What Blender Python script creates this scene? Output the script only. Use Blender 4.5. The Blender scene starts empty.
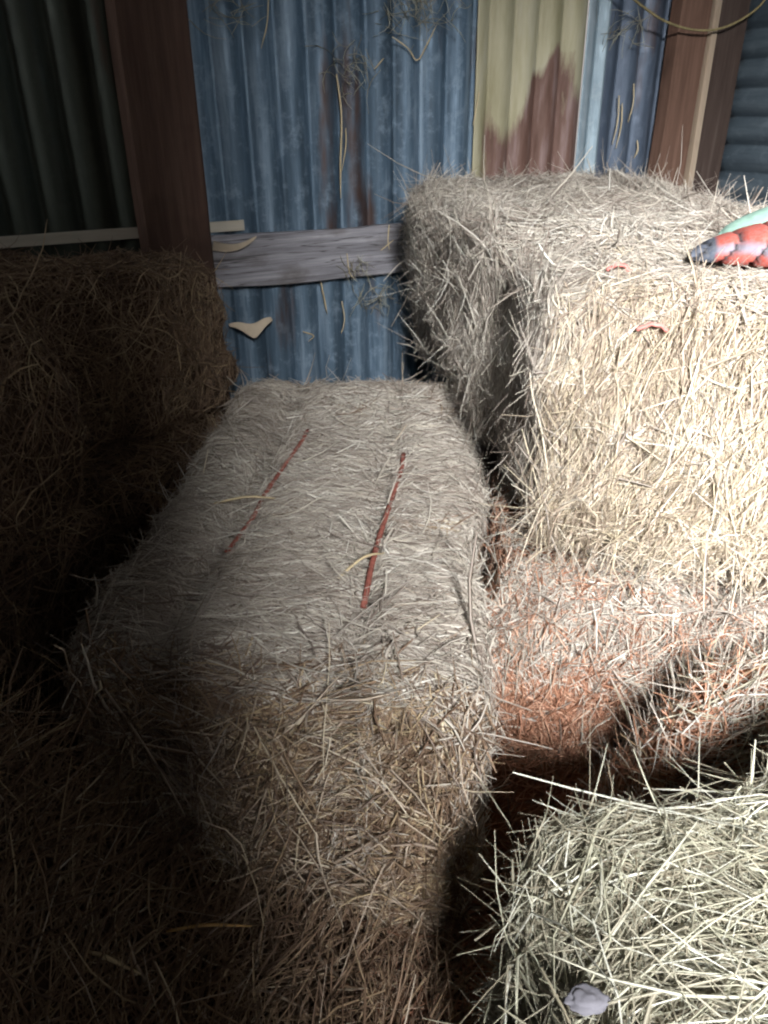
import bpy, bmesh, math, random
import numpy as np
from mathutils import Vector, Matrix
from mathutils.bvhtree import BVHTree

random.seed(7)
RNG = np.random.default_rng(11)
SC = bpy.context.scene
COL = SC.collection
A = np.array

# ------------------------------------------------------------------ names
def tag(o, label=None, cat=None, group=None, kind=None):
    if label: o['label'] = label
    if cat: o['category'] = cat
    if group: o['group'] = group
    if kind: o['kind'] = kind
    return o

def empty(name, loc=(0, 0, 0)):
    o = bpy.data.objects.new(name, None)
    o.empty_display_size = .05
    o.location = loc
    COL.objects.link(o)
    return o

def link(name, me, parent=None):
    o = bpy.data.objects.new(name, me)
    COL.objects.link(o)
    if parent is not None:
        o.parent = parent
        o.matrix_parent_inverse = Matrix.Translation(-parent.location)
    return o

# ------------------------------------------------------------------ noise
def _hash(i, j, k, seed):
    h = (i * 374761393 + j * 668265263 + k * 2147483647 + seed * 974711).astype(np.int64)
    h = (h ^ (h >> 13)) * 1274126177
    h = h & 0x7fffffff
    h = (h ^ (h >> 16)) & 0xffff
    return h / 65535.0

def vnoise(p, freq=1.0, seed=0):
    q = np.asarray(p, float) * freq + 100.0
    i = np.floor(q).astype(np.int64)
    f = q - i
    f = f * f * (3 - 2 * f)
    r = np.zeros(len(q))
    for dx in (0, 1):
        for dy in (0, 1):
            for dz in (0, 1):
                w = (f[:, 0] if dx else 1 - f[:, 0]) * (f[:, 1] if dy else 1 - f[:, 1]) * (f[:, 2] if dz else 1 - f[:, 2])
                r += w * _hash(i[:, 0] + dx, i[:, 1] + dy, i[:, 2] + dz, seed)
    return r * 2 - 1

def norm(v):
    return v / np.maximum(np.linalg.norm(v, axis=-1, keepdims=True), 1e-9)

# ------------------------------------------------------------------ materials
def mat(name, rough=.7, metal=0.0, spec=.3):
    m = bpy.data.materials.new(name)
    m.use_nodes = True
    nt = m.node_tree
    b = nt.nodes['Principled BSDF']
    b.inputs['Roughness'].default_value = rough
    b.inputs['Metallic'].default_value = metal
    b.inputs['Specular IOR Level'].default_value = spec
    return m, nt, b

def node(nt, t, **kw):
    n = nt.nodes.new(t)
    for k, v in kw.items():
        setattr(n, k, v)
    return n

def ramp(nt, stops, fac):
    r = node(nt, 'ShaderNodeValToRGB')
    e = r.color_ramp.elements
    e[0].position, e[0].color = stops[0][0], (*stops[0][1], 1)
    e[1].position, e[1].color = stops[-1][0], (*stops[-1][1], 1)
    for p, c in stops[1:-1]:
        x = e.new(p)
        x.color = (*c, 1)
    nt.links.new(fac, r.inputs['Fac'])
    return r.outputs['Color']

def noise_tex(nt, scale, detail=4, stretch=(1, 1, 1), rough=.6, coord='Object'):
    tc = node(nt, 'ShaderNodeTexCoord')
    mp = node(nt, 'ShaderNodeMapping')
    mp.inputs['Scale'].default_value = stretch
    nt.links.new(tc.outputs[coord], mp.inputs['Vector'])
    n = node(nt, 'ShaderNodeTexNoise')
    n.inputs['Scale'].default_value = scale
    n.inputs['Detail'].default_value = detail
    n.inputs['Roughness'].default_value = rough
    nt.links.new(mp.outputs['Vector'], n.inputs['Vector'])
    return n.outputs['Fac']

def mix(nt, a, b, fac, mode='MIX'):
    m = node(nt, 'ShaderNodeMix', data_type='RGBA', blend_type=mode)
    for sock, v in ((m.inputs['Factor'], fac), (m.inputs['A'], a), (m.inputs['B'], b)):
        if hasattr(v, 'is_output'):
            nt.links.new(v, sock)
        elif isinstance(v, tuple):
            sock.default_value = (*v, 1)
        else:
            sock.default_value = v
    return m.outputs['Result']

def bump(nt, b, h, strength=.4, dist=.01):
    n = node(nt, 'ShaderNodeBump')
    n.inputs['Strength'].default_value = strength
    n.inputs['Distance'].default_value = dist
    nt.links.new(h, n.inputs['Height'])
    nt.links.new(n.outputs['Normal'], b.inputs['Normal'])

def hay_mats(name, stops, core):
    """stalk material driven by each stalk's own tone, and the packed hay under it"""
    m, nt, b = mat(name + ' stalks', .5, 0, .4)
    at = node(nt, 'ShaderNodeAttribute', attribute_name='tone')
    nt.links.new(ramp(nt, stops, at.outputs['Fac']), b.inputs['Base Color'])
    m2, nt2, b2 = mat(name + ' packed', .9, 0, .1)
    f = noise_tex(nt2, 60, 6, (1, 1, 1), .75)
    lo = tuple(x * .55 for x in core)
    hi = tuple(x * 1.35 for x in core)
    nt2.links.new(ramp(nt2, [(.3, lo), (.5, core), (.75, hi)], f), b2.inputs['Base Color'])
    bump(nt2, b2, f, .9, .02)
    return m2, m

GREY = hay_mats('grey hay', [(0, (.19, .15, .125)), (.25, (.34, .295, .25)), (.5, (.46, .42, .37)), (.72, (.54, .50, .42)), (.9, (.65, .62, .55)), (1, (.80, .78, .71))], (.22, .18, .145))
GOLD = hay_mats('golden hay', [(0, (.20, .15, .115)), (.25, (.40, .325, .25)), (.5, (.56, .475, .375)), (.72, (.64, .56, .40)), (.9, (.78, .71, .58)), (1, (.90, .86, .76))], (.30, .225, .16))
GREEN = hay_mats('greenish hay', [(0, (.19, .16, .11)), (.25, (.29, .265, .195)), (.5, (.37, .35, .27)), (.72, (.41, .41, .305)), (.9, (.50, .50, .405)), (1, (.66, .67, .58))], (.25, .215, .15))
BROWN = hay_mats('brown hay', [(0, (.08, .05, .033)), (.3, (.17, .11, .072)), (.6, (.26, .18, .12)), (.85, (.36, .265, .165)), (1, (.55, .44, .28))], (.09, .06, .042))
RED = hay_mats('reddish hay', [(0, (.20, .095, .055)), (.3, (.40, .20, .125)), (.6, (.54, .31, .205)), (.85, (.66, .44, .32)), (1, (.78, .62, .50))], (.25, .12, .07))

def wood(name, c0, c1, c2, axis, rough=.8):
    m, nt, b = mat(name, rough, 0, .2)
    st = [14, 14, 14]
    st[axis] = .9
    f = noise_tex(nt, 3.0, 6, tuple(st), .65)
    g = noise_tex(nt, 5, 3)
    col = ramp(nt, [(.25, c0), (.5, c1), (.75, c2)], f)
    col = mix(nt, col, tuple(x * .55 for x in c1), ramp(nt, [(.5, (0, 0, 0)), (.72, (1, 1, 1))], g))
    nt.links.new(col, b.inputs['Base Color'])
    bump(nt, b, f, .5, .006)
    return m

M_POST = wood('brown post timber', (.060, .035, .026), (.10, .06, .046), (.15, .10, .075), 0)
M_POST2 = wood('reddish post timber', (.085, .048, .034), (.135, .078, .056), (.19, .115, .085), 0)
M_DARK = wood('dark post timber', (.035, .024, .02), (.06, .042, .035), (.09, .07, .06), 0)
M_PLANK = wood('weathered grey plank timber', (.17, .17, .19), (.30, .30, .335), (.44, .44, .48), 0)
def plank_mat():
    m, nt, b = mat('weathered grey plank timber', .8, 0, .2)
    f = noise_tex(nt, 3.0, 7, (1.1, 26, 14), .7)
    st = noise_tex(nt, 7, 4, (.8, 1.6, 1), .6)
    cr = noise_tex(nt, 2.4, 3, (.7, 20, 6), .5)
    col = ramp(nt, [(.25, (.13, .13, .145)), (.5, (.29, .29, .32)), (.72, (.50, .50, .54))], f)
    col = mix(nt, col, (.11, .095, .085), ramp(nt, [(.50, (0, 0, 0)), (.70, (.8, .8, .8))], st))
    col = mix(nt, col, (.035, .03, .03), ramp(nt, [(.485, (0, 0, 0)), (.497, (.9, .9, .9)), (.509, (0, 0, 0))], cr))
    nt.links.new(col, b.inputs['Base Color'])
    bump(nt, b, f, .6, .006)
    return m
M_PLANK = plank_mat()
M_RAIL = wood('pale rail timber', (.40, .37, .30), (.52, .49, .41), (.60, .57, .50), 0)
M_BATTEN = wood('pale batten timber', (.25, .19, .13), (.34, .27, .20), (.40, .33, .25), 0)

def metal(name, lo, mid, hi, rust=.55, rustcol=(.085, .045, .03), vert=True, olive=0.0):
    m, nt, b = mat(name, .55, .35, .35)
    st = (9, 9, .7) if vert else (.7, .7, 9)
    f = noise_tex(nt, 2.2, 6, st, .7)
    sp = noise_tex(nt, 26, 5, (1, 1, 1), .7)
    col = ramp(nt, [(.28, lo), (.5, mid), (.72, hi)], f)
    col = mix(nt, col, hi, ramp(nt, [(.52, (0, 0, 0)), (.75, (.75, .75, .75))], sp))
    r = noise_tex(nt, 1.6, 5, (5, 5, .8) if vert else (1, 1, 5), .6)
    col = mix(nt, col, rustcol, ramp(nt, [(rust, (0, 0, 0)), (rust + .10, (.85, .85, .85))], r))
    nt.links.new(col, b.inputs['Base Color'])
    nt.links.new(ramp(nt, [(.3, (.42,) * 3), (.7, (.7,) * 3)], sp), b.inputs['Roughness'])
    bump(nt, b, sp, .12, .003)
    return m

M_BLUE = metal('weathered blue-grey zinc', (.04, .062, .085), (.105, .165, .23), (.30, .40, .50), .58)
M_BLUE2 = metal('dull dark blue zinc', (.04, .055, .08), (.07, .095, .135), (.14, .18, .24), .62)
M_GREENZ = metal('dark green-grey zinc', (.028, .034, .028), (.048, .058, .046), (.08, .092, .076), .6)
M_BRIGHT = metal('bright zinc', (.17, .24, .29), (.27, .35, .40), (.45, .53, .58), .8)
M_SIDE = metal('slate zinc', (.05, .07, .09), (.085, .115, .14), (.15, .19, .22), .7, vert=False)
# cream painted sheet rusting from its foot and down one side
def cream_mat():
    m, nt, b = mat('cream paint over rust', .6, .05, .3)
    at = node(nt, 'ShaderNodeAttribute', attribute_name='rust')
    f = noise_tex(nt, 14, 6, (3, 3, .6), .7)
    add = node(nt, 'ShaderNodeMath', operation='ADD')
    nt.links.new(at.outputs['Fac'], add.inputs[0])
    sub = node(nt, 'ShaderNodeMath', operation='MULTIPLY_ADD')
    nt.links.new(f, sub.inputs[0]); sub.inputs[1].default_value = .5; sub.inputs[2].default_value = -.25
    nt.links.new(sub.outputs[0], add.inputs[1])
    cream = ramp(nt, [(.3, (.28, .26, .15)), (.55, (.42, .395, .27)), (.75, (.50, .48, .37))], noise_tex(nt, 5, 5, (4, 4, .7)))
    rust = ramp(nt, [(.3, (.10, .05, .035)), (.5, (.17, .10, .08)), (.72, (.30, .22, .21))], noise_tex(nt, 9, 6, (4, 4, .6)))
    nt.links.new(mix(nt, cream, rust, ramp(nt, [(.40, (0, 0, 0)), (.56, (1, 1, 1))], add.outputs[0])), b.inputs['Base Color'])
    bump(nt, b, f, .15, .003)
    return m
M_CREAM = cream_mat()

def plain(name, c, rough=.8, var=.25, scale=30):
    m, nt, b = mat(name, rough, 0, .2)
    f = noise_tex(nt, scale, 4)
    nt.links.new(ramp(nt, [(.3, tuple(x * (1 - var) for x in c)), (.7, tuple(min(1, x * (1 + var)) for x in c))], f), b.inputs['Base Color'])
    bump(nt, b, f, .3, .003)
    return m
M_TWINE = plain('faded red baling twine', (.30, .105, .08), .8, .35, 120)
M_TWINEP = plain('pinkish red baling twine', (.66, .24, .21), .7, .2, 120)
M_WIRE = plain('dull tan twine', (.24, .20, .10), .7, .3, 60)
M_PAPER = plain('torn buff paper', (.55, .47, .36), .85, .12, 20)
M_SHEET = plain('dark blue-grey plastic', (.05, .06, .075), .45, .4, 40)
M_SCRAP = plain('pale lavender grey fluff', (.17, .17, .195), .9, .15, 60)
M_EARTH = plain('earth floor', (.10, .065, .045), .95, .4, 20)
M_STALK = plain('pale straw stalk', (.62, .52, .33), .6, .15, 40)
M_STALK2 = plain('golden straw stalk', (.55, .36, .15), .6, .2, 40)

# ------------------------------------------------------------------ stalks
def stalk_geo(P, N, T, L, R, tone, lift=.012, bend=.35, K=5, droop=0.0, bvh=None, free=.1, h0=.006):
    """P roots, N surface normals, T directions along the surface; returns verts, quads, tone per vertex"""
    n = len(P)
    B = norm(np.cross(N, T))
    s = np.linspace(-.5, .5, K)
    k1 = RNG.normal(0, bend, n)          # curl sideways
    k2 = RNG.normal(0, .35, n)           # kink
    tip = np.abs(RNG.normal(0, 1, n)) * lift
    tip2 = RNG.normal(0, .5, n) * lift
    C = np.zeros((n, K, 3))
    for i, u in enumerate(s):
        side = (k1 * u * u + k2 * np.abs(u) * u) * L
        up = .0025 + tip * (u + .5) ** 2 * 1.4 + tip2 * (u - .1) - .002
        C[:, i] = P + T * (u * L)[:, None] + B * side[:, None] + N * up[:, None]
        C[:, i, 2] -= droop * L * (u + .5) ** 2
    NN = np.broadcast_to(N[:, None, :], C.shape).copy()
    if bvh is not None:                  # most stalks lie on the surface and bend round its edges with it
        lo = ~(RNG.random(n) < free)
        hh = np.abs(RNG.normal(0, 1, n)) * h0 + .0008
        for k in np.nonzero(lo)[0]:
            for i in range(K):
                S, sn, _, _ = bvh.find_nearest(C[k, i])
                u = s[i] + .5
                h = hh[k] * (.5 + .5 * u) + tip[k] * .35 * u ** 4
                C[k, i] = (S.x + sn.x * h, S.y + sn.y * h, S.z + sn.z * h)
                NN[k, i] = sn
    tan = norm(np.gradient(C, axis=1))
    ref = NN + RNG.normal(0, .35, (n, 1, 3))
    e1 = norm(np.cross(tan, ref))
    e2 = np.cross(tan, e1)
    taper = np.interp(s, [-.5, -.3, .2, .5], [.8, 1, 1, .45])
    V = np.zeros((n, K, 3, 3))
    for j in range(3):
        a = 2 * math.pi * j / 3 + .3
        V[:, :, j] = C + (e1 * math.cos(a) + e2 * math.sin(a) * .55) * (R[:, None] * taper)[:, :, None]
    V = V.reshape(-1, 3)
    base = (np.arange(n) * K * 3)[:, None, None]
    q = []
    for i in range(K - 1):
        for j in range(3):
            j2 = (j + 1) % 3
            q.append([i * 3 + j, i * 3 + j2, (i + 1) * 3 + j2, (i + 1) * 3 + j])
    Q = (base + A(q)[None]).reshape(-1, 4)
    return V, Q, np.repeat(tone, K * 3)

def build_mesh(name, parts):
    """parts: list of (verts, quads, tone, material); one mesh"""
    me = bpy.data.meshes.new(name)
    V = np.concatenate([p[0] for p in parts]).astype(np.float32)
    off, Q, mi = 0, [], []
    mats = []
    for v, q, t, m in parts:
        Q.append(q + off)
        off += len(v)
        if m not in mats:
            mats.append(m)
        mi.append(np.full(len(q), mats.index(m), np.int32))
    Q = np.concatenate(Q).astype(np.int32)
    me.vertices.add(len(V))
    me.vertices.foreach_set('co', V.ravel())
    me.loops.add(Q.size)
    me.loops.foreach_set('vertex_index', Q.ravel())
    me.polygons.add(len(Q))
    me.polygons.foreach_set('loop_start', np.arange(0, Q.size, 4, dtype=np.int32))
    me.polygons.foreach_set('material_index', np.concatenate(mi))
    me.polygons.foreach_set('use_smooth', np.ones(len(Q), dtype=bool))
    at = me.attributes.new('tone', 'FLOAT', 'POINT')
    at.data.foreach_set('value', np.concatenate([p[2] for p in parts]).astype(np.float32))
    for m in mats:
        me.materials.append(m)
    me.update(calc_edges=True)
    return me

def vnormals(V, Q):
    fn = np.cross(V[Q[:, 2]] - V[Q[:, 0]], V[Q[:, 3]] - V[Q[:, 1]])
    vn = np.zeros_like(V)
    for k in range(4):
        np.add.at(vn, Q[:, k], fn)
    return norm(vn), fn

def scatter(V, Q, VN, FN, count, region=None):
    """random points on the quads (area weighted); region(centroid) -> weight"""
    ar = np.linalg.norm(FN, axis=1) * .5
    if region is not None:
        ar = ar * region(V[Q].mean(1), norm(FN))
    ar = ar / ar.sum()
    idx = RNG.choice(len(Q), count, p=ar)
    u, v = RNG.random(count)[:, None], RNG.random(count)[:, None]
    q = Q[idx]
    P = V[q[:, 0]] * (1 - u) * (1 - v) + V[q[:, 1]] * u * (1 - v) + V[q[:, 2]] * u * v + V[q[:, 3]] * (1 - u) * v
    Nn = norm(VN[q[:, 0]] * (1 - u) * (1 - v) + VN[q[:, 1]] * u * (1 - v) + VN[q[:, 2]] * u * v + VN[q[:, 3]] * (1 - u) * v)
    return P, Nn

def lay(P, N, base, sigma, clump=.5, freq=14, seed=0):
    """directions along the surface: base direction turned by clump noise and a random angle"""
    D = np.broadcast_to(np.asarray(base, float), P.shape)
    T = norm(D - N * (D * N).sum(1, keepdims=True))
    B = np.cross(N, T)
    a = RNG.normal(0, sigma, len(P)) + clump * (vnoise(P, freq, seed) + .6 * vnoise(P, freq * 2.6, seed + 5))
    return T * np.cos(a)[:, None] + B * np.sin(a)[:, None]

def cube_sphere(n, rnd):
    vs, qs, key = [], [], {}
    def vid(p):
        k = tuple(np.round(p, 5))
        if k not in key:
            key[k] = len(vs)
            vs.append(p)
        return key[k]
    g = np.linspace(-1, 1, n + 1)
    for ax in range(3):
        for sg in (-1, 1):
            b, c = (ax + 1) % 3, (ax + 2) % 3
            for i in range(n):
                for j in range(n):
                    q = []
                    for di, dj in ((0, 0), (1, 0), (1, 1), (0, 1)):
                        p = [0, 0, 0]
                        p[ax], p[b], p[c] = sg, g[i + di], g[j + dj]
                        q.append(vid(p))
                    qs.append(q if sg > 0 else q[::-1])
    V = A(vs, float)
    r = (np.abs(V) ** rnd).sum(1) ** (1 / rnd)
    return V / r[:, None], A(qs)

def hay_block(bottom, top, z0, z1, mats, specs, rnd=9, n=56, grooves=(), bulge=.0, amp=.012, seed=0, flakes=0.0, tone_shift=0.0, parts_extra=None, tops=None):
    """a packed bale whose eight corners are given (front-left, front-right, back-right, back-left);
    specs: list of dicts with where(p, nrm, uvw) -> weight, dir, count ..."""
    U, Q = cube_sphere(n, rnd)
    sc = 3 ** (1 / rnd) * .965
    W = np.clip(U * (1 + (sc - 1) * .55), -1.02, 1.02)
    a, b, c = (W[:, 0] + 1) / 2, (W[:, 1] + 1) / 2, (W[:, 2] + 1) / 2
    def bil(f):
        f = A(f, float)
        return (f[0] * ((1 - a) * (1 - b))[:, None] + f[1] * (a * (1 - b))[:, None] + f[2] * (a * b)[:, None] + f[3] * ((1 - a) * b)[:, None])
    lo, hi = bil(bottom), bil(top)
    zt = np.full(len(a), z1) if tops is None else (tops[0] * (1 - a) * (1 - b) + tops[1] * a * (1 - b) + tops[2] * a * b + tops[3] * (1 - a) * b)
    V = np.column_stack([lo * (1 - c)[:, None] + hi * c[:, None], z0 * (1 - c) + zt * c])
    VN, FN = vnormals(V, Q)
    d = amp * vnoise(V, 6, seed) + amp * .6 * vnoise(V, 15, seed + 1) + amp * .35 * vnoise(V, 42, seed + 2)
    d += bulge * (1 - W[:, 2] ** 2) * (np.abs(W[:, 2]) < .99)
    if flakes:
        d += flakes * np.sin(b * 2 * math.pi * 11 + 2 * vnoise(V, 5, seed + 4)) * (VN[:, 2] > .3)
    for ga, depth, wid in grooves:
        d -= depth * np.exp(-((a - ga) / wid) ** 2) * ((VN[:, 2] > -.2) & (b < .995) | (VN[:, 1] < -.2))
    V = V + VN * d[:, None]
    V[:, 2] = np.maximum(V[:, 2], z0 + .001)
    VN, FN = vnormals(V, Q)
    bvh = BVHTree.FromPolygons(V.tolist(), Q.tolist())
    parts = [(V, Q, np.full(len(V), .3), mats[0])]
    fl, fr, br, bl = [A([*p, 0.0]) for p in top]
    ad, bd = norm(fr - fl), norm(bl - fl)
    axes = {'a': ad, 'b': bd, 'c': A([0, 0, 1.0])}
    fa, fb = norm(A([-bd[0], -bd[1], 0])), None
    for sp in specs:
        w = sp['where']
        region = (lambda p, nn, w=w: np.maximum(w(p, nn, ad, bd), 0) + 1e-9)
        P, N = scatter(V, Q, VN, FN, sp['count'], region)
        D = sp['dir']
        if callable(D):
            base = D(P, N, axes)
        else:
            base = D[0] * ad + D[1] * bd + D[2] * axes['c']
        T = lay(P, N, base, sp.get('sigma', .4), sp.get('clump', .5), sp.get('freq', 14), seed + 9)
        fl_ = RNG.random(len(P)) < .5
        if sp.get('flip', True):
            T[fl_] *= -1
        L = np.clip(RNG.normal(sp['len'], sp['len'] * .4, len(P)), sp['len'] * .25, sp['len'] * 1.7)
        R = np.clip(RNG.lognormal(math.log(sp.get('rad', .0011)), .35, len(P)), .0005, .0034)
        tone = np.clip(RNG.beta(1.3, 1.5, len(P)) + .18 * vnoise(P, 9, seed + 3) + tone_shift + sp.get('tone', 0), 0, 1)
        Vs, Qs, ts = stalk_geo(P, N, T, L, R, tone, sp.get('lift', .012), sp.get('bend', .4), sp.get('K', 5), sp.get('droop', 0), bvh, sp.get('free', .06), sp.get('h0', .005))
        Vs[:, 2] = np.maximum(Vs[:, 2], z0 + .0005)
        parts.append((Vs, Qs, ts, sp.get('mat', mats[1])))
    return V, Q, VN, parts

def off_lines(lines, wid=.012, keep=.06):
    segs = [(A(a[:2], float), A(b[:2], float)) for ln in lines for a, b in zip(ln[:-1], ln[1:])]
    def f(p):
        d = np.full(len(p), 9.0)
        for a, b in segs:
            k = np.clip(((p[:, :2] - a) @ (b - a)) / ((b - a) @ (b - a)), 0, 1)
            d = np.minimum(d, np.linalg.norm(p[:, :2] - a - k[:, None] * (b - a), axis=1))
        return np.where(d < wid, keep, 1.0)
    return f

# regions of a bale by which way its surface faces
def up(p, n, ad, bd): return np.clip((n[:, 2] - .35) * 3, 0, 1)
def front(p, n, ad, bd): return np.clip((-(n @ bd) - .35) * 3, 0, 1)
def left(p, n, ad, bd): return np.clip((-(n @ ad) - .35) * 3, 0, 1)
def right(p, n, ad, bd): return np.clip(((n @ ad) - .35) * 3, 0, 1)
def rim(p, n, ad, bd):
    m = np.sort(np.abs(np.column_stack([n @ ad, n @ bd, n[:, 2]])), 1)
    return np.clip((m[:, 1] - .25) * 3, 0, 1) * (n[:, 2] > -.1)
def seen(*f):
    return lambda p, n, ad, bd: np.clip(sum(g(p, n, ad, bd) for g in f), 0, 1)

def tube(pts, r, sides=6, flat=1.0):
    """closed tube through pts -> verts, quads"""
    pts = A(pts, float)
    t = norm(np.gradient(pts, axis=0))
    ref = A([0, 0, 1.0]) if abs(t[0][2]) < .9 else A([1.0, 0, 0])
    e1 = norm(np.cross(t, ref)); e2 = np.cross(e1, t)
    rr = np.broadcast_to(np.asarray(r, float), (len(pts),))
    V = np.concatenate([pts[:, None] + (e1 * math.cos(2 * math.pi * k / sides))[:, None] * rr[:, None, None] + (e2 * math.sin(2 * math.pi * k / sides) * flat)[:, None] * rr[:, None, None] for k in range(sides)], 1)
    V = V.reshape(-1, 3)
    n = len(pts)
    Q = [[i * sides + k, i * sides + (k + 1) % sides, (i + 1) * sides + (k + 1) % sides, (i + 1) * sides + k] for i in range(n - 1) for k in range(sides)]
    # end caps as degenerate-free fans of quads
    V = np.vstack([V, pts[:1], pts[-1:]])
    c0, c1 = n * sides, n * sides + 1
    for k in range(0, sides, 2):
        Q.append([c0, (k + 2) % sides, k + 1, k])
        Q.append([c1, (n - 1) * sides + k, (n - 1) * sides + k + 1, (n - 1) * sides + (k + 2) % sides])
    return V, A(Q)

def add_tube(name, pts, r, m, parent=None, sides=6, flat=1.0):
    V, Q = tube(pts, r, sides, flat)
    return link(name, build_mesh(name, [(V, Q, np.full(len(V), .5), m)]), parent)

def smooth_pts(pts, n=24):
    """Catmull-Rom through pts"""
    pts = A(pts, float)
    P = np.vstack([2 * pts[0] - pts[1], pts, 2 * pts[-1] - pts[-2]])
    out = []
    segs = len(pts) - 1
    for u in np.linspace(0, segs - 1e-6, n):
        i = int(u); t = u - i
        p0, p1, p2, p3 = P[i:i + 4]
        out.append(.5 * ((2 * p1) + (-p0 + p2) * t + (2 * p0 - 5 * p1 + 4 * p2 - p3) * t ** 2 + (-p0 + 3 * p1 - 3 * p2 + p3) * t ** 3))
    return A(out)

# ------------------------------------------------------------------ room frame
PH = math.radians(25)
WT = A([math.cos(PH), math.sin(PH), 0])      # along the back wall
WN = A([math.sin(PH), -math.cos(PH), 0])     # out of the back wall, into the barn
WO = A([-.2, 2.15, 0])
def wp(s, off, z):
    return WO + WT * s + WN * off + A([0, 0, z])
CORNER, DEPTH, LEFT, ROOF = 1.43, 2.72, -2.0, 2.15

def corr_sheet(name, o, u, v, nrm, w, h, m, parent=None, pitch=.078, amp=.011, phase=0.0, tilt=0.0, attr=None):
    """corrugated sheet: ridges run along v, profile along u; a thin closed shell"""
    nu = max(8, int(w / pitch * 16)); nv = 30
    us = np.linspace(0, w, nu + 1)
    vs = np.linspace(0, h, nv + 1)
    UU, VV = np.meshgrid(us, vs, indexing='ij')
    # a little dented
    off = amp * (2 * np.abs(np.sin(math.pi * (UU + phase) / pitch)) ** .9 - 1)
    P = o + UU[..., None] * u + VV[..., None] * v
    off = off + .004 * vnoise(P.reshape(-1, 3), 4, 3).reshape(UU.shape)
    F = (P + off[..., None] * nrm).reshape(-1, 3)
    Bk = (P + (off - .0012)[..., None] * nrm).reshape(-1, 3)
    n1 = nv + 1
    q = [[i * n1 + j, (i + 1) * n1 + j, (i + 1) * n1 + j + 1, i * n1 + j + 1] for i in range(nu) for j in range(nv)]
    q = A(q); N0 = len(F)
    e = []
    for j in range(nv):
        e.append([j, j + 1, N0 + j + 1, N0 + j]); k = nu * n1
        e.append([k + j, N0 + k + j, N0 + k + j + 1, k + j + 1])
    for i in range(nu):
        e.append([i * n1, N0 + i * n1, N0 + (i + 1) * n1, (i + 1) * n1]); k = nv
        e.append([i * n1 + k, (i + 1) * n1 + k, N0 + (i + 1) * n1 + k, N0 + i * n1 + k])
    V = np.vstack([F, Bk])
    me = build_mesh(name, [(V, np.vstack([q, q[:, ::-1] + N0, A(e)]), np.full(len(V), .5), m)])
    if attr is not None:
        val = np.concatenate([attr(UU.ravel(), VV.ravel())] * 2)
        at = me.attributes.new('rust', 'FLOAT', 'POINT')
        at.data.foreach_set('value', val.astype(np.float32))
    return link(name, me, parent)

def board(name, o, u, v, nrm, w, h, d, m, parent=None, warp=.004, bev=.003, seed=0, nu=2, nv=2):
    """a sawn board: box w along u, h along v, d along nrm, edges eased and a bit uneven"""
    bm = bmesh.new()
    bmesh.ops.create_cube(bm, size=1)
    bmesh.ops.bevel(bm, geom=bm.edges[:], offset=.0001, segments=1, affect='EDGES')
    bm.free()
    bm = bmesh.new()
    def P(a, b, c): return Vector((a, b, c))
    prof = [(bev, 0), (h - bev, 0), (h, bev), (h, d - bev), (h - bev, d), (bev, d), (0, d - bev), (0, bev)]
    rings = []
    k = 28
    for i in range(k + 1):
        a = w * i / k
        n0 = vnoise(A([[a * 3, seed, 0], [a * 3, seed + 7, 2], [a * 9, seed, 5]]), 1, seed)
        ring = [bm.verts.new(P(a, b + warp * n0[0] + .3 * warp * n0[2] * (1 if b > h / 2 else -1), c + warp * .5 * n0[1])) for b, c in prof]
        if rings:
            r0 = rings[-1]
            for j in range(8):
                bm.faces.new((r0[j], r0[(j + 1) % 8], ring[(j + 1) % 8], ring[j]))
        rings.append(ring)
    bm.faces.new(rings[0]); bm.faces.new(rings[-1][::-1])
    bmesh.ops.recalc_face_normals(bm, faces=bm.faces)
    me = bpy.data.meshes.new(name)
    bm.to_mesh(me); bm.free()
    me.materials.append(m)
    ob = link(name, me, parent)          # the board's own x runs along its grain
    M = Matrix.Identity(4)
    for i in range(3):
        M[i][0], M[i][1], M[i][2], M[i][3] = u[i], v[i], nrm[i], o[i]
    ob.matrix_basis = M
    return ob

def slab(name, corners, thick, m, kind='structure'):
    """a flat slab from four corners, thickened downwards along its normal"""
    c = A(corners, float)
    n = norm(np.cross(c[1] - c[0], c[3] - c[0]))
    bm = bmesh.new()
    t = [bm.verts.new(Vector(p)) for p in c]
    b = [bm.verts.new(Vector(p - n * thick)) for p in c]
    bm.faces.new(t); bm.faces.new(b[::-1])
    for i in range(4):
        bm.faces.new((t[i], b[i], b[(i + 1) % 4], t[(i + 1) % 4]))
    bmesh.ops.recalc_face_normals(bm, faces=bm.faces)
    me = bpy.data.meshes.new(name)
    bm.to_mesh(me); bm.free()
    me.materials.append(m)
    o = link(name, me)
    o['kind'] = kind
    return o

Z = A([0, 0, 1.0])
slab('floor', [wp(LEFT, DEPTH + .3, 0), wp(CORNER + .1, DEPTH + .3, 0), wp(CORNER + .1, -.05, 0), wp(LEFT, -.05, 0)], .08, M_EARTH)

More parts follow.
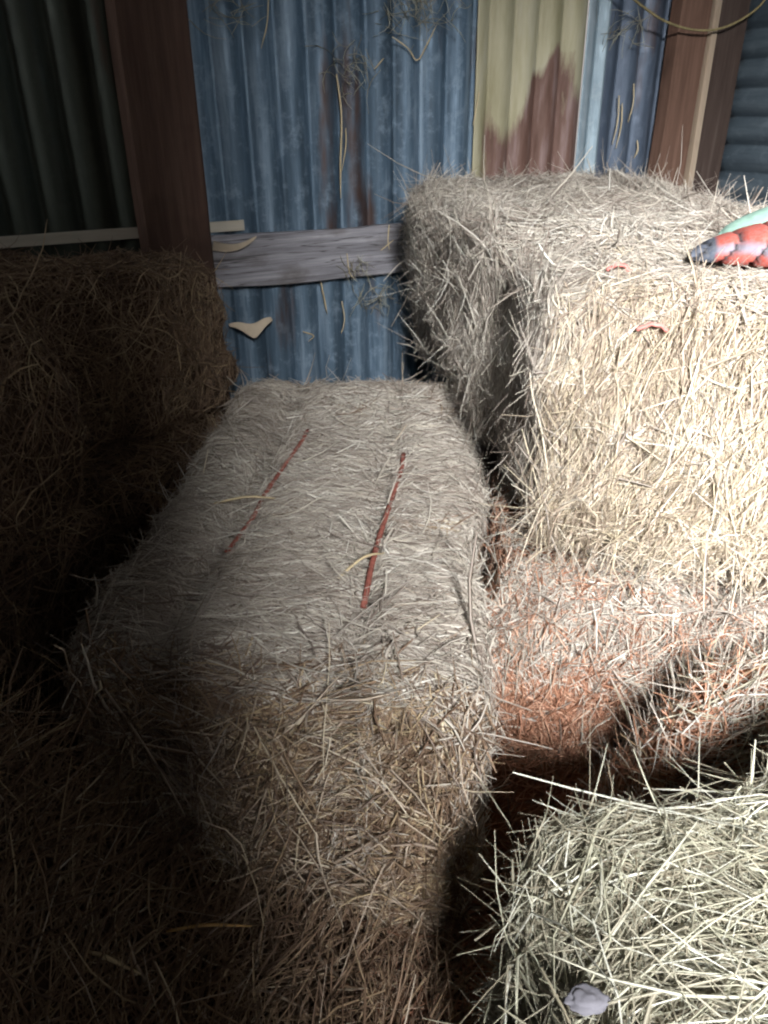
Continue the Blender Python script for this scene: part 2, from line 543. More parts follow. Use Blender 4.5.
wall_back = empty('wall_back', tuple(wp(0, 0, 0)))
tag(wall_back, kind='structure')
def sheet(s0, s1, m, off=0.0, phase=0.0, label=None, attr=None):
    o = corr_sheet('corrugated_sheet', wp(s0, off, 0), WT, Z, WN, s1 - s0, ROOF, m, wall_back, phase=phase, attr=attr)
    o['kind'] = 'structure'
    if label: o['label'] = label
    return o
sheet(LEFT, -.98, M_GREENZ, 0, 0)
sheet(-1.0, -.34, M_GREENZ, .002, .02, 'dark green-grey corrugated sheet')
sheet(-.36, .512, M_BLUE, 0, .0, 'blue-grey corrugated sheet')
def rust_attr(u, v):
    # paint lost from the foot up, and down one strip near the right of the sheet
    foot = np.clip((1.0 - v + .06 * np.sin(u * 42)) * 4 + .25, 0, .9)
    strip = 1.25 * np.exp(-((u - .25) / .075) ** 4) * np.clip((1.03 + .55 * np.clip(u - .17, 0, .15) - v) * 10 + .5, 0, 1) * (.75 + .25 * np.sin(u * 80))
    return np.maximum(foot * (.30 + .55 * np.clip(u / .10, 0, 1)), strip)
sheet(.50, .862, M_CREAM, .003, .030, 'cream painted corrugated sheet gone rusty', rust_attr)
sheet(.85, .928, M_BRIGHT, .006, .030, 'bright zinc edge strip')
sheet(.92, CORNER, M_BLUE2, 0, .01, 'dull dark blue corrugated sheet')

wall_right = empty('wall_right', tuple(wp(CORNER, 0, 0)))
tag(wall_right, kind='structure')
for k in range(2):
    o = corr_sheet('corrugated_sheet', wp(CORNER, .0 + 1.4 * k, 0), Z, WN, -WT, ROOF, 1.42, M_SIDE, wall_right, phase=.03)
    o['kind'] = 'structure'
wall_left = empty('wall_left', tuple(wp(LEFT, 0, 0)))
tag(wall_left, kind='structure')
for q, z0, z1 in ((0, 0, 1.18), (0, 1.62, ROOF), (1.4, 0, ROOF)):     # slot added in the first bay for the fill lamp
    o = corr_sheet('corrugated_sheet', wp(LEFT, q, z0), WN, Z, WT, 1.42, z1 - z0, M_GREENZ, wall_left)
    o['kind'] = 'structure'
# the side the camera stands at: unseen boarded wall, opening and half wall shaped to cut the light
OP0, OP1, OPZ0, OPZ1 = -.83, 1.0, .88, 1.84
wall_front = empty('wall_front', tuple(wp(0, DEPTH, 0)))
tag(wall_front, kind='structure')
def wall_boards(s0, s1, z0, z1):
    n = max(1, round((s1 - s0) / .18)); w = (s1 - s0) / n
    for i in range(n):
        o = board('wall_board', wp(s0 + i * w, DEPTH, z0), Z, WT, WN, z1 - z0, w - .002, .022, M_DARK, wall_front, seed=i, warp=.0015)
        o['kind'] = 'structure'
wall_boards(LEFT, OP0, 0, ROOF)
wall_boards(OP1, CORNER, 0, ROOF)
wall_boards(OP0, OP1, 0, OPZ0)
wall_boards(OP0, OP1, OPZ1, ROOF)
slab('ceiling', [wp(LEFT, -.05, ROOF), wp(CORNER + .05, -.05, ROOF), wp(CORNER + .05, DEPTH + .3, ROOF), wp(LEFT, DEPTH + .3, ROOF)], -.03, M_DARK)

# ------------------------------------------------------------------ timber on the wall
o = board('wooden_post', wp(-.275, .02, 0), Z, -WT, WN, ROOF - .004, .153, .10, M_POST, None, warp=.006, bev=.006, seed=3)
tag(o, 'thick dark brown square post in front of the corrugated wall, left of the grey plank', 'post')
o = board('wooden_post', wp(1.25, .012, 0), Z, -WT, WN, ROOF - .004, .112, .05, M_POST2, None, warp=.004, bev=.004, seed=5)
tag(o, 'reddish brown post with a pale batten along its edge, behind the tall hay stack', 'post')
o = board('wooden_post', wp(1.405, .012, 0), Z, -WT, WN, ROOF - .004, .128, .045, M_DARK, None, warp=.004, bev=.004, seed=8)
tag(o, 'nearly black corner post between the pale batten and the horizontal corrugated sheets', 'post')
o = board('wooden_batten', wp(1.2745, .012, 0), Z, -WT, WN, ROOF - .004, .022, .062, M_BATTEN, None, warp=.002, bev=.002, seed=9)
tag(o, 'thin pale upright batten nailed between the reddish and the blackish post', 'batten')
o = board('wooden_plank', wp(-.34, .018, .538), WT, Z, WN, 1.30, .128, .022, M_PLANK, None, warp=.005, bev=.003, seed=12)
tag(o, 'weathered grey horizontal plank on the blue corrugated wall above the middle bale', 'plank')
o = board('wooden_rail', wp(-1.5, .012, .672), WT, Z, WN, 1.332, .025, .0065, M_RAIL, None, warp=.002, bev=.001, seed=15)
tag(o, 'thin pale horizontal rail running behind the dark brown post', 'rail')

# ------------------------------------------------------------------ hay bales
def make_bale(label, bottom, top, z0, z1, mats, specs, group='hay bales', **kw):
    V, Q, VN, parts = hay_block(bottom, top, z0, z1, mats, specs, **kw)
    root_p = A([*A(bottom, float).mean(0), z0])
    for i, p in enumerate(parts):
        parts[i] = (p[0] - root_p, *p[1:])
    o = link('hay_bale', build_mesh('hay_bale', parts))
    o.location = root_p
    tag(o, label, 'hay bale', group)
    return o, V, Q, VN

def on_top(V, x, y, rad=.012):
    d = (V[:, 0] - x) ** 2 + (V[:, 1] - y) ** 2
    k = d < max(rad, .02) ** 2
    return V[k, 2].max() if k.any() else V[np.argmin(d), 2]

def twine(o, pts, r=.003, m=M_TWINE, flat=.7):
    pts = smooth_pts(pts, max(12, len(pts) * 4))
    pts[:, 2] += .0008 * np.sin(np.arange(len(pts)) * 1.3)
    return add_tube('baling_twine', pts, r, m, o, 6, flat)

# --- middle bale
TW = [[(-.148, 1.42), (-.158, 1.35), (-.19, 1.18), (-.210, 1.07), (-.229, .965)],
      [(.037, 1.30), (.030, 1.22), (.008, 1.08), (-.014, .93), (-.028, .81)]]
tw_free = off_lines(TW, .022, .4)
mb = [(-.385, .74), (.105, .635), (.20, 1.70), (-.31, 1.745)]
mid, V, Q, VN = make_bale('long hay bale in the middle with two faded red twines along its top',
    [(-.37, .735), (.10, .62), (.19, 1.70), (-.30, 1.74)], mb, 0, .375, GREY, [
        dict(where=lambda p, n, a, b: up(p, n, a, b) * tw_free(p), count=19000, dir=(1, .05, 0), sigma=.32, clump=.3, freq=20, len=.058, rad=.0008, lift=.007, bend=.22, h0=.006),
        dict(where=up, count=1500, dir=(1, .1, 0), sigma=.4, clump=.3, len=.045, rad=.0012, lift=.008, tone=.35, bend=.15),
        dict(where=up, count=1800, dir=(1, .1, 0), sigma=.5, clump=.3, len=.045, rad=.0012, lift=.006, tone=-.5, bend=.15),
        dict(where=up, count=1300, dir=(1, .3, 0), sigma=.7, clump=.6, len=.10, rad=.0010, lift=.02, tone=.2),
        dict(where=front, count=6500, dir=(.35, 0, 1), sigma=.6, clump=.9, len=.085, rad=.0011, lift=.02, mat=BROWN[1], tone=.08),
        dict(where=front, count=1700, dir=(.7, 0, 1), sigma=.8, clump=1.0, len=.11, rad=.0013, lift=.035, mat=GOLD[1], tone=-.18),
        dict(where=seen(right, left), count=8000, dir=(0, .3, 1), sigma=.6, clump=.7, len=.075, rad=.001, lift=.014),
        dict(where=rim, count=3800, dir=(.3, -.3, .6), sigma=1.2, clump=.9, len=.085, rad=.0012, lift=.028),
    ], grooves=((.26, .030, .035), (.70, .020, .03)), flakes=.003, seed=21, amp=.014, n=64)
for pts in TW:
    twine(mid, [(x, y, on_top(V, x, y) + .006) for x, y in pts], .0042)

# --- right stack, upper layer
vert = lambda P, N, ax: A([0, 0, 1.0]) + 0 * P
near_up, V, Q, VN = make_bale('golden hay bale on the top layer with a bright face of hanging stalks',
    [(.235, .955), (1.14, .73), (1.24, 1.10), (.235, 1.30)], [(.25, .995), (1.16, .77), (1.25, 1.11), (.215, 1.31)], .375, .735, GOLD, [
        dict(where=up, count=12000, dir=(1, -.2, 0), sigma=.5, clump=.6, len=.085, rad=.0008, lift=.012, mat=GREY[1], tone=.12),
        dict(where=front, count=24000, dir=(.10, 0, 1), sigma=.22, clump=.5, freq=8, len=.125, rad=.0008, lift=.014, tone=.06, free=.03),
        dict(where=front, count=1800, dir=(.35, 0, 1), sigma=.5, clump=.6, len=.15, rad=.0012, lift=.03, tone=.22),
        dict(where=lambda p, n, a, b: front(p, n, a, b) * (p[:, 2] < .46), count=3200, dir=(.15, 0, 1), sigma=.45, clump=.6, len=.13, rad=.0008, lift=.03, tone=.05, free=.8, droop=.2, flip=True, h0=.02),
        dict(where=left, count=8000, dir=(0, .15, 1), sigma=.28, clump=.55, len=.115, rad=.0008, lift=.014, mat=GREY[1]),
        dict(where=rim, count=4200, dir=(.5, -.5, -.6), sigma=.9, clump=.9, len=.10, rad=.0012, lift=.022, mat=GREY[1], tone=.1),
    ], seed=33, amp=.024, bulge=.004, n=64)
for x, y, z, dx in ((.309, 1.03, .752, .014), (.335, .945, .742, .018)):
    z = on_top(V, x, y) + .008
    twine(near_up, [(x - dx, y + .006, z - .008), (x - dx * .3, y + .003, z - .001), (x + dx * .4, y, z - .001), (x + dx, y - .004, z - .008)], .0035, M_TWINEP)

far_specs = lambda k: [
        dict(where=up, count=13000, dir=(.9, -.5, 0), sigma=.55, clump=.7, len=.10, rad=.0009, lift=.016, tone=.05),
        dict(where=left, count=17000, dir=(0, .12, 1), sigma=.25, clump=.55, freq=9, len=.12, rad=.0008, lift=.016),
        dict(where=left, count=1800, dir=(0, .5, 1), sigma=.6, clump=.7, len=.14, rad=.0012, lift=.035, tone=.15),
        dict(where=front, count=2500, dir=(0, 0, 1), sigma=.4, clump=.6, len=.10, rad=.0011, lift=.014),
        dict(where=rim, count=4200, dir=(-.5, -.3, -.8), sigma=.8, clump=.8, len=.115, rad=.0012, lift=.03, tone=.08),
    ]
make_bale('grey shaggy hay bale on the top layer between the grey plank and the golden bale',
    [(.19, 1.33), (.62, 1.25), (.56, 2.23), (.11, 2.14)], [(.195, 1.33), (.62, 1.25), (.55, 2.23), (.075, 2.14)], .375, .745, GREY,
    far_specs(0), seed=45, amp=.022, tops=(.75, .755, .775, .765))
make_bale('greyish hay bale on the top layer beneath the reddish brown post, behind the red blanket',
    [(.64, 1.26), (1.03, 1.19), (.90, 2.0), (.585, 2.24)], [(.64, 1.26), (1.03, 1.19), (.87, 1.98), (.585, 2.24)], .375, .745, GREY,
    [dict(s, count=int(s['count'] * .6)) for s in far_specs(1)], seed=52, amp=.022, tops=(.75, .715, .67, .785))

# --- right stack, lower layer
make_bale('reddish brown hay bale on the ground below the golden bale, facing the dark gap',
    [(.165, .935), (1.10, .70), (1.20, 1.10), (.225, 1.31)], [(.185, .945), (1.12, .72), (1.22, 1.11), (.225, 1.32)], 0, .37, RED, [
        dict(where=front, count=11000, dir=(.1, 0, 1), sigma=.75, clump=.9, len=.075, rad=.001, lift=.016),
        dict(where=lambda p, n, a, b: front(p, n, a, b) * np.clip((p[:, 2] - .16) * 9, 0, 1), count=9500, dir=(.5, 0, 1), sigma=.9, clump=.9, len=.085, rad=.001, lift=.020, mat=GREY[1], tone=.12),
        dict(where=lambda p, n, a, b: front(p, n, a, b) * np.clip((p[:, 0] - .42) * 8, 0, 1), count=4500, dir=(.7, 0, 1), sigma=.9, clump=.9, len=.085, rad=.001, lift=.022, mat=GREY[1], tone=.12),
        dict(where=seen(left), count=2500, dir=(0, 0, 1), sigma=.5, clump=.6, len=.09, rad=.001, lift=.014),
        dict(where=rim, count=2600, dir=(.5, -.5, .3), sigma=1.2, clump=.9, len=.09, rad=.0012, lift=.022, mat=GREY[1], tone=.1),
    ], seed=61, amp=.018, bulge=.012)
make_bale('grey hay bale on the ground under the shaggy grey one, beside the dark wall gap',
    [(.245, 1.36), (.62, 1.30), (.57, 2.20), (.215, 2.12)], [(.245, 1.36), (.62, 1.30), (.57, 2.20), (.215, 2.12)], 0, .365, GREY, [
        dict(where=seen(left, rim), count=5000, dir=(0, .2, 1), sigma=.4, clump=.6, len=.10, rad=.0011, lift=.018)], seed=66, n=32)
make_bale('hay bale on the ground under the greyish bale by the reddish brown post',
    [(.65, 1.30), (1.0, 1.23), (.93, 2.0), (.61, 2.20)], [(.65, 1.30), (1.0, 1.23), (.93, 2.0), (.61, 2.20)], 0, .365, GREY, [
        dict(where=seen(right, rim), count=1200, dir=(0, .2, 1), sigma=.4, clump=.6, len=.10, rad=.0011, lift=.018)], seed=68, n=24)

# --- foreground bale at the right
make_bale('pale greenish hay bale standing closest to the camera with loose long stalks on top',
    [(.13, -.27), (.60, -.27), (.60, .62), (.105, .42)], [(.14, -.27), (.60, -.27), (.585, .635), (.12, .43)], 0, .385, GREEN, [
        dict(where=up, count=21000, dir=(.8, .55, 0), sigma=.65, clump=.9, freq=8, len=.10, rad=.0007, lift=.016, bend=.8, K=6),
        dict(where=lambda p, n, a, b: up(p, n, a, b) * (p[:, 1] > .12), count=1300, dir=(.8, .5, 0), sigma=.6, clump=.8, freq=7, len=.14, rad=.0009, lift=.03, bend=.9, tone=.25, K=6, h0=.012),
        dict(where=left, count=7500, dir=(0, -.5, 1), sigma=.6, clump=.8, len=.085, rad=.0009, lift=.022, bend=.7),
        dict(where=lambda p, n, a, b: np.clip(((n @ b) - .35) * 3, 0, 1), count=4500, dir=(.3, 0, 1), sigma=.5, clump=.7, len=.10, rad=.001, lift=.024, tone=.08, bend=.7),
        dict(where=rim, count=5200, dir=(.6, .7, .3), sigma=.7, clump=.8, len=.10, rad=.0008, lift=.022, tone=.1, bend=.8, h0=.008, free=.07),
    ], seed=77, amp=.028, n=64)

# --- dark stack at the left
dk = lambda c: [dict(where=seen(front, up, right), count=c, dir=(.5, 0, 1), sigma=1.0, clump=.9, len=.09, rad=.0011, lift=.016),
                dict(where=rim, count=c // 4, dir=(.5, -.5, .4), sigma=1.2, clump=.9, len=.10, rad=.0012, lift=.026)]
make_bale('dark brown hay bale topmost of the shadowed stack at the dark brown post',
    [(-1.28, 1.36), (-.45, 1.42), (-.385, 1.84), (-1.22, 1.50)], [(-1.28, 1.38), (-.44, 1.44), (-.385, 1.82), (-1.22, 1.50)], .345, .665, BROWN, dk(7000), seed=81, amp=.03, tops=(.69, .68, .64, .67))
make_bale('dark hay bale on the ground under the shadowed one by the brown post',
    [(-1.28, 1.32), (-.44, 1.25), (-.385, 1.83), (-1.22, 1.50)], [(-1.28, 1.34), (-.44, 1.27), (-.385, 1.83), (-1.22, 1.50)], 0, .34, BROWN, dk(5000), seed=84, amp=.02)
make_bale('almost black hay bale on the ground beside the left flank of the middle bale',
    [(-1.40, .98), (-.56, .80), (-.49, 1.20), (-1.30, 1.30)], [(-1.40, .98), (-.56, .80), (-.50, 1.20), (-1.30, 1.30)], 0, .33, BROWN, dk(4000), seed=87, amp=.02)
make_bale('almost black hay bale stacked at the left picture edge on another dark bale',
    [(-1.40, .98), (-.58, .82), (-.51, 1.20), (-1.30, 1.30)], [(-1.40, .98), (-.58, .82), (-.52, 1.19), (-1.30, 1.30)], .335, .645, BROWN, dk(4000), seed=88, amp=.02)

# ------------------------------------------------------------------ loose hay
def hay_field(name, hfun, xs, ys, mats, specs, label, seed):
    XX, YY = np.meshgrid(xs, ys, indexing='ij')
    ZZ = hfun(XX, YY)
    V = np.column_stack([XX.ravel(), YY.ravel(), ZZ.ravel()])
    V[:, 2] += .012 * vnoise(V * [1, 1, 0], 9, seed) + .006 * vnoise(V * [1, 1, 0], 30, seed + 1)
    V[:, 2] = np.maximum(V[:, 2], .002)
    ny = len(ys); nx = len(xs)
    Q = A([[i * ny + j, (i + 1) * ny + j, (i + 1) * ny + j + 1, i * ny + j + 1] for i in range(nx - 1) for j in range(ny - 1)])
    VN, FN = vnormals(V, Q)
    # underside and skirt, so that the heap is solid
    Bt = V.copy(); Bt[:, 2] = .0005
    n0 = len(V)
    e = []
    for j in range(ny - 1):
        e.append([j, j + 1, n0 + j + 1, n0 + j]); k = (nx - 1) * ny
        e.append([k + j + 1, k + j, n0 + k + j, n0 + k + j + 1])
    for i in range(nx - 1):
        e.append([(i + 1) * ny, i * ny, n0 + i * ny, n0 + (i + 1) * ny]); k = ny - 1
        e.append([i * ny + k, (i + 1) * ny + k, n0 + (i + 1) * ny + k, n0 + i * ny + k])
    parts = [(np.vstack([V, Bt]), np.vstack([Q, Q[:, ::-1] + n0, A(e)]), np.full(2 * n0, .3), mats[0])]
    for sp in specs:
        P, N = scatter(V, Q, VN, FN, sp['count'], lambda p, nn: sp.get('w', lambda p: np.ones(len(p)))(p) + 1e-9)
        T = lay(P, N, sp['dir'], sp.get('sigma', 1.2), .8, 8, seed)
        L = np.clip(RNG.normal(sp['len'], sp['len'] * .4, len(P)), .02, .25)
        R = np.clip(RNG.lognormal(math.log(sp.get('rad', .0011)), .35, len(P)), .0005, .003)
        tone = np.clip(RNG.beta(2, 2.6, len(P)) + .15 * vnoise(P, 7, seed) + sp.get('tone', 0), 0, 1)
        Vs, Qs, ts = stalk_geo(P, N, T, L, R, tone, sp.get('lift', .015), .4, 5)
        Vs[:, 2] = np.maximum(Vs[:, 2], .001)
        parts.append((Vs, Qs, ts, sp.get('mat', mats[1])))
    o = link(name, build_mesh(name, parts))
    tag(o, label, 'loose hay', kind='stuff')
    return o

def h_trench(x, y):
    h = .02 + 0 * x
    k = np.clip((x - .20) / .24, 0, 1)
    ridge = .66 + .10 * k
    h = h + .29 * k * k * (3 - 2 * k) * np.exp(-((y - ridge) / .10) ** 2)
    return h
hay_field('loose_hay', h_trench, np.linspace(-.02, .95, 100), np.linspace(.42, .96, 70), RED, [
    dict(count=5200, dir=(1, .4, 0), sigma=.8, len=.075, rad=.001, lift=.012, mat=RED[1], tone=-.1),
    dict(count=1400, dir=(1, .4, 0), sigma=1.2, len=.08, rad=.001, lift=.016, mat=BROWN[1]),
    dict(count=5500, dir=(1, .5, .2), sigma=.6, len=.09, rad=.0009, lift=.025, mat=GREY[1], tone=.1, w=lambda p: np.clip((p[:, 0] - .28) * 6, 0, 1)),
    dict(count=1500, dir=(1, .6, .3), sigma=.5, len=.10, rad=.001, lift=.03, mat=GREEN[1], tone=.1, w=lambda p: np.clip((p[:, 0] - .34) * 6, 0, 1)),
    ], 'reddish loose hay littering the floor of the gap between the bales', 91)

def h_heap(x, y):
    d = np.clip((.66 - y) / .5, 0, 1)
    h = .015 + .13 * np.clip((-.12 - x) / .25, 0, 1) * np.clip((y - .25) / .2, 0, 1)
    h = h + .20 * np.clip((-.34 - x) / .12, 0, 1) * np.clip((y - .45) / .2, 0, 1)
    return h
hay_field('loose_hay', h_heap, np.linspace(-.85, .085, 90), np.linspace(.12, .70, 60), BROWN, [
    dict(count=8000, dir=(.4, .8, .3), sigma=.8, len=.10, rad=.0011, lift=.03, mat=BROWN[1], tone=.05),
    dict(count=500, dir=(1, .3, 0), sigma=1.0, len=.13, rad=.0013, lift=.03, mat=GOLD[1], tone=-.1),
    ], 'dark brown loose hay heaped in front of the middle bale', 95)

# ------------------------------------------------------------------ things caught on the wall and lying about
def stalk(pts, r, label, m=M_STALK, group=None, name='straw_stalk', cat='straw'):
    p = smooth_pts(pts, 14)
    rr = r * np.interp(np.linspace(0, 1, len(p)), [0, .1, .7, 1], [.7, 1, 1, .4])
    o = add_tube(name, p, rr, m, None, 6, .7)
    tag(o, label, cat, group)
    return o
W = lambda s, z, off=.018: wp(s, off, z)
stalk([W(.098, 1.02), W(.106, .93, .022), W(.100, .82, .02), W(.098, .735)], .0036, 'long pale straw stalk hanging down the blue sheet above the plank')
stalk([W(.118, .90), W(.112, .86, .03), W(.102, .80, .02)], .0024, 'short bent straw beside the long hanging stalk')
stalk([W(-.062, 1.18), W(-.073, 1.12, .024), W(-.090, 1.07)], .0022, 'slanting straw high on the blue sheet near the rust streak')
stalk([W(.505, .98, .024), W(.495, .93, .026), W(.492, .90, .022)], .0022, 'straw caught at the left edge of the cream sheet')
for s, z0, z1 in ((.985, .97, .84), (1.0, .95, .83), (1.035, 1.0, .90), (1.075, .85, .80)):
    stalk([W(s, z0), W(s + .003, (z0 + z1) / 2, .022), W(s - .004, z1)], .0026, 'thin upright straw stuck on the dull blue sheet beside the reddish post', group='straws on the dull blue sheet')
stalk([W(.245, 1.10, .03), W(.29, 1.075, .03), W(.315, 1.05, .03), W(.345, 1.09, .03), W(.37, 1.13, .03)], .0025, 'crooked straw hooked across the top of the blue sheet')
stalk([W(.20, 1.03), W(.225, 1.055, .024)], .002, 'tiny slanted straw beneath the crooked hooked one')
stalk([W(.225, .665, .046), W(.222, .625, .044), W(.226, .60, .044)], .0024, 'straw hanging over the upper edge of the grey plank')
stalk([W(.20, .60, .044), W(.24, .625, .044)], .002, 'short straw lying slantwise on the face of the grey plank')
stalk([W(.10, .60, .044), W(.105, .55, .046), W(.125, .525, .046)], .002, 'curled straw hooked on the lower edge of the grey plank')
stalk([W(.03, .53, .02), W(.038, .48, .022), W(.045, .44, .02)], .0026, 'straw hanging on the blue sheet just under the plank')
stalk([W(.09, .47, .02), W(.095, .42, .022), W(.085, .38, .02)], .0022, 'lowest straw on the blue sheet above the back of the middle bale')
stalk([W(-.03, .40, .02), W(.0, .385, .024), W(-.015, .37, .02)], .002, 'small kinked straw low on the blue sheet near the torn scrap')

def tuft(name, c, n, spread, length, base, label, m=GREEN[1], rad=.0009, cat='straw tuft'):
    P = c + RNG.normal(0, 1, (n, 3)) * A(spread)
    N = norm(np.tile(WN, (n, 1)) + RNG.normal(0, .2, (n, 3)))
    T = lay(P, N, base, .8, .5, 20, 5)
    L = np.clip(RNG.normal(length, length * .4, n), .015, .2)
    Vs, Qs, ts = stalk_geo(P, N, T, L, np.full(n, rad), np.clip(RNG.beta(2, 2, n), 0, 1), .012, .5, 5)
    rel = (Vs - wp(0, .013, 0)) @ WN
    Vs = Vs + WN * np.maximum(0, -rel)[:, None]
    o = link(name, build_mesh(name, [(Vs, Qs, ts, m)]))
    tag(o, label, cat, kind='stuff')
    return o
tuft('straw_tuft', wp(.32, .04, 1.16), 70, (.05, .02, .03), .07, (.4, .2, -.8), 'wispy straw tuft dangling from above over the blue sheet')
tuft('straw_tuft', wp(.13, .03, 1.03), 34, (.03, .015, .03), .05, (.3, .1, -.9), 'thin wisps of straw at the head of the long hanging stalk')
tuft('straw_tuft', wp(-.17, .03, 1.14), 22, (.03, .01, .02), .05, (1, .4, -.2), 'sparse straw wisps high on the wall beside the dark brown post')
tuft('straw_tuft', wp(.97, .03, 1.13), 26, (.05, .012, .02), .06, (1, .4, .3), 'straw wisps at the top right of the cream sheet')
tuft('straw_tuft', wp(.20, .03, .475), 40, (.035, .012, .025), .05, (.7, .3, -.6), 'straw wisps caught under the plank next to the shaggy grey bale')
tuft('straw_tuft', wp(.12, .05, .56), 20, (.02, .008, .015), .045, (.5, .2, -.8), 'few straws clinging to the lower edge of the plank')

# slack twine hanging in an arc
pts = smooth_pts([wp(.80, .10, 1.26), wp(.95, .10, 1.185), wp(1.06, .10, 1.145), wp(1.18, .10, 1.13), wp(1.29, .10, 1.145), wp(1.40, .10, 1.20), wp(1.44, .10, 1.28)], 30)
o = add_tube('slack_twine', pts, .0032, M_WIRE)
tag(o, 'thin tan twine sagging in an arc across the top of the two posts', 'twine')

# torn paper scraps
def scrap(name, fn, nu, nv, thick, m, label, cat):
    Fr = A([[fn(i / nu, j / nv) for j in range(nv + 1)] for i in range(nu + 1)]).reshape(-1, 3)
    n1 = nv + 1
    q = A([[i * n1 + j, (i + 1) * n1 + j, (i + 1) * n1 + j + 1, i * n1 + j + 1] for i in range(nu) for j in range(nv)])
    VN, FN = vnormals(Fr, q)
    Bk = Fr - VN * thick
    N0 = len(Fr); e = []
    for j in range(nv):
        e += [[j + 1, j, N0 + j, N0 + j + 1], [nu * n1 + j, nu * n1 + j + 1, N0 + nu * n1 + j + 1, N0 + nu * n1 + j]]
    for i in range(nu):
        e += [[i * n1, (i + 1) * n1, N0 + (i + 1) * n1, N0 + i * n1], [(i + 1) * n1 + nv, i * n1 + nv, N0 + i * n1 + nv, N0 + (i + 1) * n1 + nv]]
    V = np.vstack([Fr, Bk])
    o = link(name, build_mesh(name, [(V, np.vstack([q, q[:, ::-1] + N0, A(e)]), np.full(len(V), .5), m)]))
    tag(o, label, cat)
    return o
def flap_a(u, v):
    h = (.022 * (1 - u) ** .7 + .003) * (v - .5)
    return wp(-.262 + .115 * u, .046 + .012 * math.sin(3 * u + v) + .010 * v, .648 + h + .012 * u * u - .010 * math.sin(math.pi * u))
scrap('torn_paper', flap_a, 14, 6, .001, M_PAPER, 'torn buff paper scrap curling off the grey plank beside the brown post', 'paper scrap')
def flap_b(u, v):
    low = -.034 * (1 - abs(u - .52) / .52) ** 1.0
    return wp(-.236 + .115 * u, .024 + .016 * math.sin(2.5 * u) + .012 * (1 - v), .445 + .006 * u * u + (1 - v) * (low - .004) + .004 * math.sin(9 * u))
scrap('torn_paper', flap_b, 16, 8, .001, M_PAPER, 'torn buff paper scrap hanging on the sheet below the plank', 'paper scrap')

# dark blue-grey strip set in the crevice of the gap
def strip_pt(u, v):
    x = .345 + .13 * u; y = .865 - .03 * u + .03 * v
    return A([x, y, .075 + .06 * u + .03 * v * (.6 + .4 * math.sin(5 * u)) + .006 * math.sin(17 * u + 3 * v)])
scrap('dark_strip', strip_pt, 24, 8, .002, M_SHEET, 'dark blue-grey strip poking out at the foot of the reddish bale', 'sliver')

# pale fluff on the foreground bale
bm = bmesh.new()
bmesh.ops.create_icosphere(bm, subdivisions=4, radius=1)
for v in bm.verts:
    n = vnoise(A([[*v.co]]), 2.2, 4)[0] + .5 * vnoise(A([[*v.co]]), 5, 6)[0]
    v.co *= 1 + .25 * n
    v.co = Vector((v.co.x * .014, v.co.y * .009, v.co.z * .0045))
me = bpy.data.meshes.new('wool_scrap'); bm.to_mesh(me); bm.free()
for p in me.polygons: p.use_smooth = True
me.materials.append(M_SCRAP)
o = link('wool_scrap', me)
o.location = (.135, .312, .398)
tag(o, 'pale lavender grey fluffy scrap lying on the greenish foreground bale', 'scrap')

# long stalks that stand out
stalk([(-.25, .55, .125), (-.205, .55, .135), (-.155, .555, .125)], .0022, 'long golden straw lying across the dark heap low in the picture', M_STALK2)
stalk([(-.325, .52, .137), (-.30, .51, .14), (-.265, .50, .128)], .0026, 'short pale straw sloping on the dark heap left of the long golden one')
stalk([(-.27, 1.094, .388), (-.22, 1.10, .396), (-.175, 1.11, .388)], .0028, 'pale straw lying across the left red twine of the middle bale')
stalk([(-.07, .86, .385), (-.03, .90, .40), (.0, .93, .39)], .0024, 'pale straw slanting beside the front end of the right red twine')

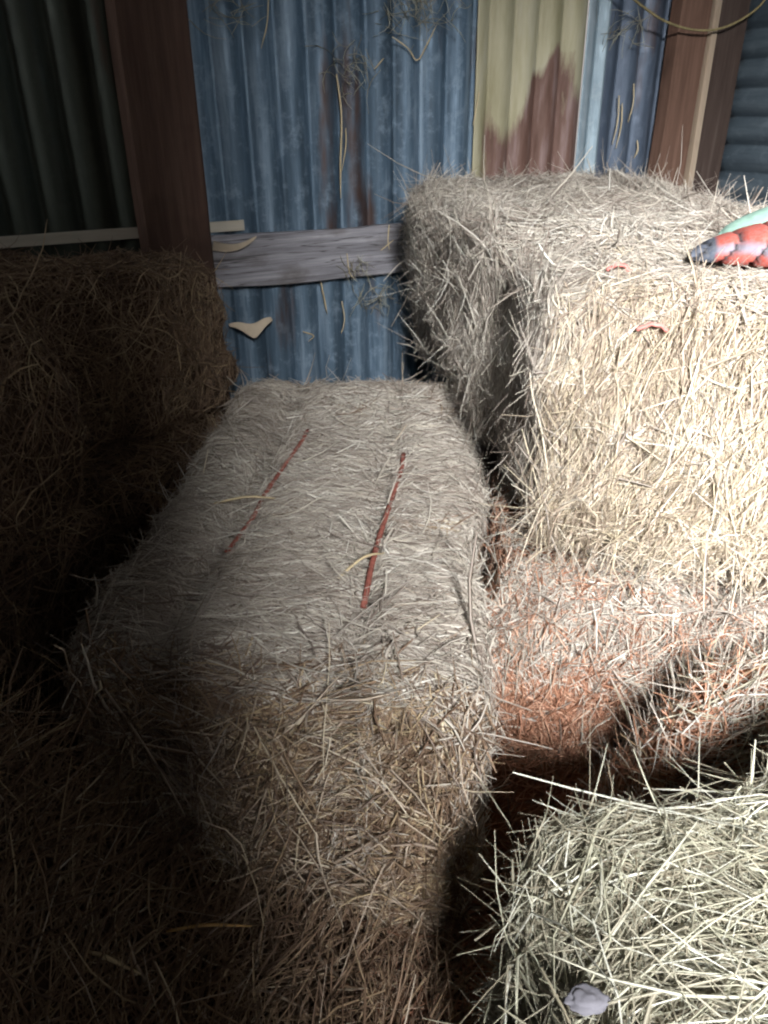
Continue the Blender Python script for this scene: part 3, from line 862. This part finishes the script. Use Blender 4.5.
# ------------------------------------------------------------------ folded blanket
def color_mat(name):
    m, nt, b = mat(name, .85, 0, .15)
    at = node(nt, 'ShaderNodeAttribute', attribute_name='weave')
    f = noise_tex(nt, 220, 3)
    nt.links.new(mix(nt, at.outputs['Color'], (.25, .25, .25), ramp(nt, [(.35, (.35, .35, .35)), (.6, (0, 0, 0))], f)), b.inputs['Base Color'])
    bump(nt, b, f, .4, .002)
    return m
M_WEAVE = color_mat('red and blue-grey plaid wool')
M_MINT = plain('mint green wool', (.24, .38, .32), .85, .15, 80)
BX = A([.43, 1.11, 0]); BD = norm(A([1.0, -.28, 0])); BP = A([.28, 1.0, 0]) / math.hypot(.28, 1)
def roll(name, x0, x1, yoff, zc, ry, rz, puffs, slant, m, parent, weave=None, taper=.18):
    nu, nv = 120, 40
    V, Cc = [], []
    for i in range(nu + 1):
        u = i / nu
        L = x0 + (x1 - x0) * u
        tp = min(1, (u / taper) ** .6 * .85 + .15) * min(1, ((1 - u) / .08) ** .5 + .05)
        for j in range(nv):
            a = 2 * math.pi * j / nv
            ph = (L * puffs - slant * (math.sin(a) - .5 * math.cos(a))) % 1.0
            pf = 1 - .30 * math.exp(-((min(ph, 1 - ph)) / .09) ** 2)
            y = math.cos(a) * ry * tp * pf
            z = max(math.sin(a), -.55) * rz * tp * pf
            V.append(BX + BD * L + BP * (yoff + y) + A([0, 0, zc + rz * .55 * tp + z]))
            if weave: Cc.append(weave(ph, a, L))
    Q = [[i * nv + j, (i + 1) * nv + j, (i + 1) * nv + (j + 1) % nv, i * nv + (j + 1) % nv] for i in range(nu) for j in range(nv)]
    for i in (0, nu):
        for j in range(0, nv // 2 - 1):
            q = [i * nv + j, i * nv + j + 1, i * nv + nv - 2 - j, i * nv + nv - 1 - j]
            Q.append(q if i else q[::-1])
    V = A(V)
    me = build_mesh(name, [(V, A(Q), np.full(len(V), .5), m)])
    if weave:
        at = me.attributes.new('weave', 'FLOAT_COLOR', 'POINT')
        at.data.foreach_set('color', A(Cc, dtype=np.float32).ravel())
    return link(name, me, parent)
def plaid(ph, a, L):
    e = min(ph, 1 - ph)
    if e < .075: return (.012, .013, .018, 1)
    s = math.sin(a)
    if L < .03: return (.10, .12, .16, 1)
    k = min(1, max(0, 1 - abs(s - .15 - .25 * math.sin(37 * L)) / .30)) ** .5
    r, b = (.46, .10, .075), (.23, .245, .31)
    return (*(r[i] * (1 - k) + b[i] * k for i in range(3)), 1)
bl = empty('folded_blanket', (BX[0] + .2, BX[1] - .05, .74))
tag(bl, 'rumpled red and grey plaid blanket with a mint green fold lying on the right stack', 'blanket')
BZ = .752
roll('plaid_fold', 0, .62, 0, BZ, .075, .036, 27, .45, M_WEAVE, bl, plaid)
o = roll('mint_fold', .04, .62, .080, BZ + .010, .055, .048, 9, .3, M_MINT, bl, None, .22)
o['label'] = 'mint green fold'

# ------------------------------------------------------------------ light: daylight through the opening behind the camera
w = bpy.data.worlds.new('World')
SC.world = w
w.use_nodes = True
bg = w.node_tree.nodes['Background']
bg.inputs['Color'].default_value = (1, .93, .90, 1)
bg.inputs['Strength'].default_value = .5

def area(name, loc, target, sx, sy, power, color):
    l = bpy.data.lights.new(name, 'AREA')
    l.shape = 'RECTANGLE'; l.size, l.size_y = sx, sy
    l.energy = power; l.color = color
    o = bpy.data.objects.new(name, l)
    COL.objects.link(o)
    o.location = loc
    d = Vector(target) - Vector(loc)
    o.rotation_euler = d.to_track_quat('-Z', 'Y').to_euler()
    return o
area('daylight', (-.03, -2.2, 2.4), (.3, 1.2, .5), 1.4, .8, 1120, (1.0, .98, .975))

q = wp(LEFT - .72, .55, 1.46)
area('flank_fill', tuple(q), (.12, 1.65, .60), .7, .14, 8, (.97, .98, 1.0))  # added fill lamp outside the slot, brightens the shaggy grey bale's flank

# ------------------------------------------------------------------ camera
F = 770.0
th = math.atan(402 / F); rho = math.radians(.7)
c, s = math.cos(th), math.sin(th)
Rv = A([math.cos(rho), -s * math.sin(rho), -c * math.sin(rho)])
Uv = A([math.sin(rho), s * math.cos(rho), c * math.cos(rho)])
Fv = A([0, c, -s])
cam = bpy.data.cameras.new('camera')
cam.sensor_fit = 'AUTO'; cam.sensor_width = 36
cam.lens = F / 1024 * 36
cam.clip_start = .02
co = bpy.data.objects.new('camera', cam)
COL.objects.link(co)
M = Matrix.Identity(4)
for i in range(3):
    M[i][0], M[i][1], M[i][2] = Rv[i], Uv[i], -Fv[i]
M[0][3], M[1][3], M[2][3] = 0, 0, .94
co.matrix_world = M
SC.camera = co

SC.cycles.use_denoising = True
SC.cycles.max_bounces = 8
SC.cycles.diffuse_bounces = 6
SC.cycles.filter_width = 2.2
SC.view_settings.view_transform = 'Standard'
SC.view_settings.look = 'None'
SC.view_settings.gamma = 1
SC.view_settings.use_curve_mapping = False
SC.view_settings.exposure = .12
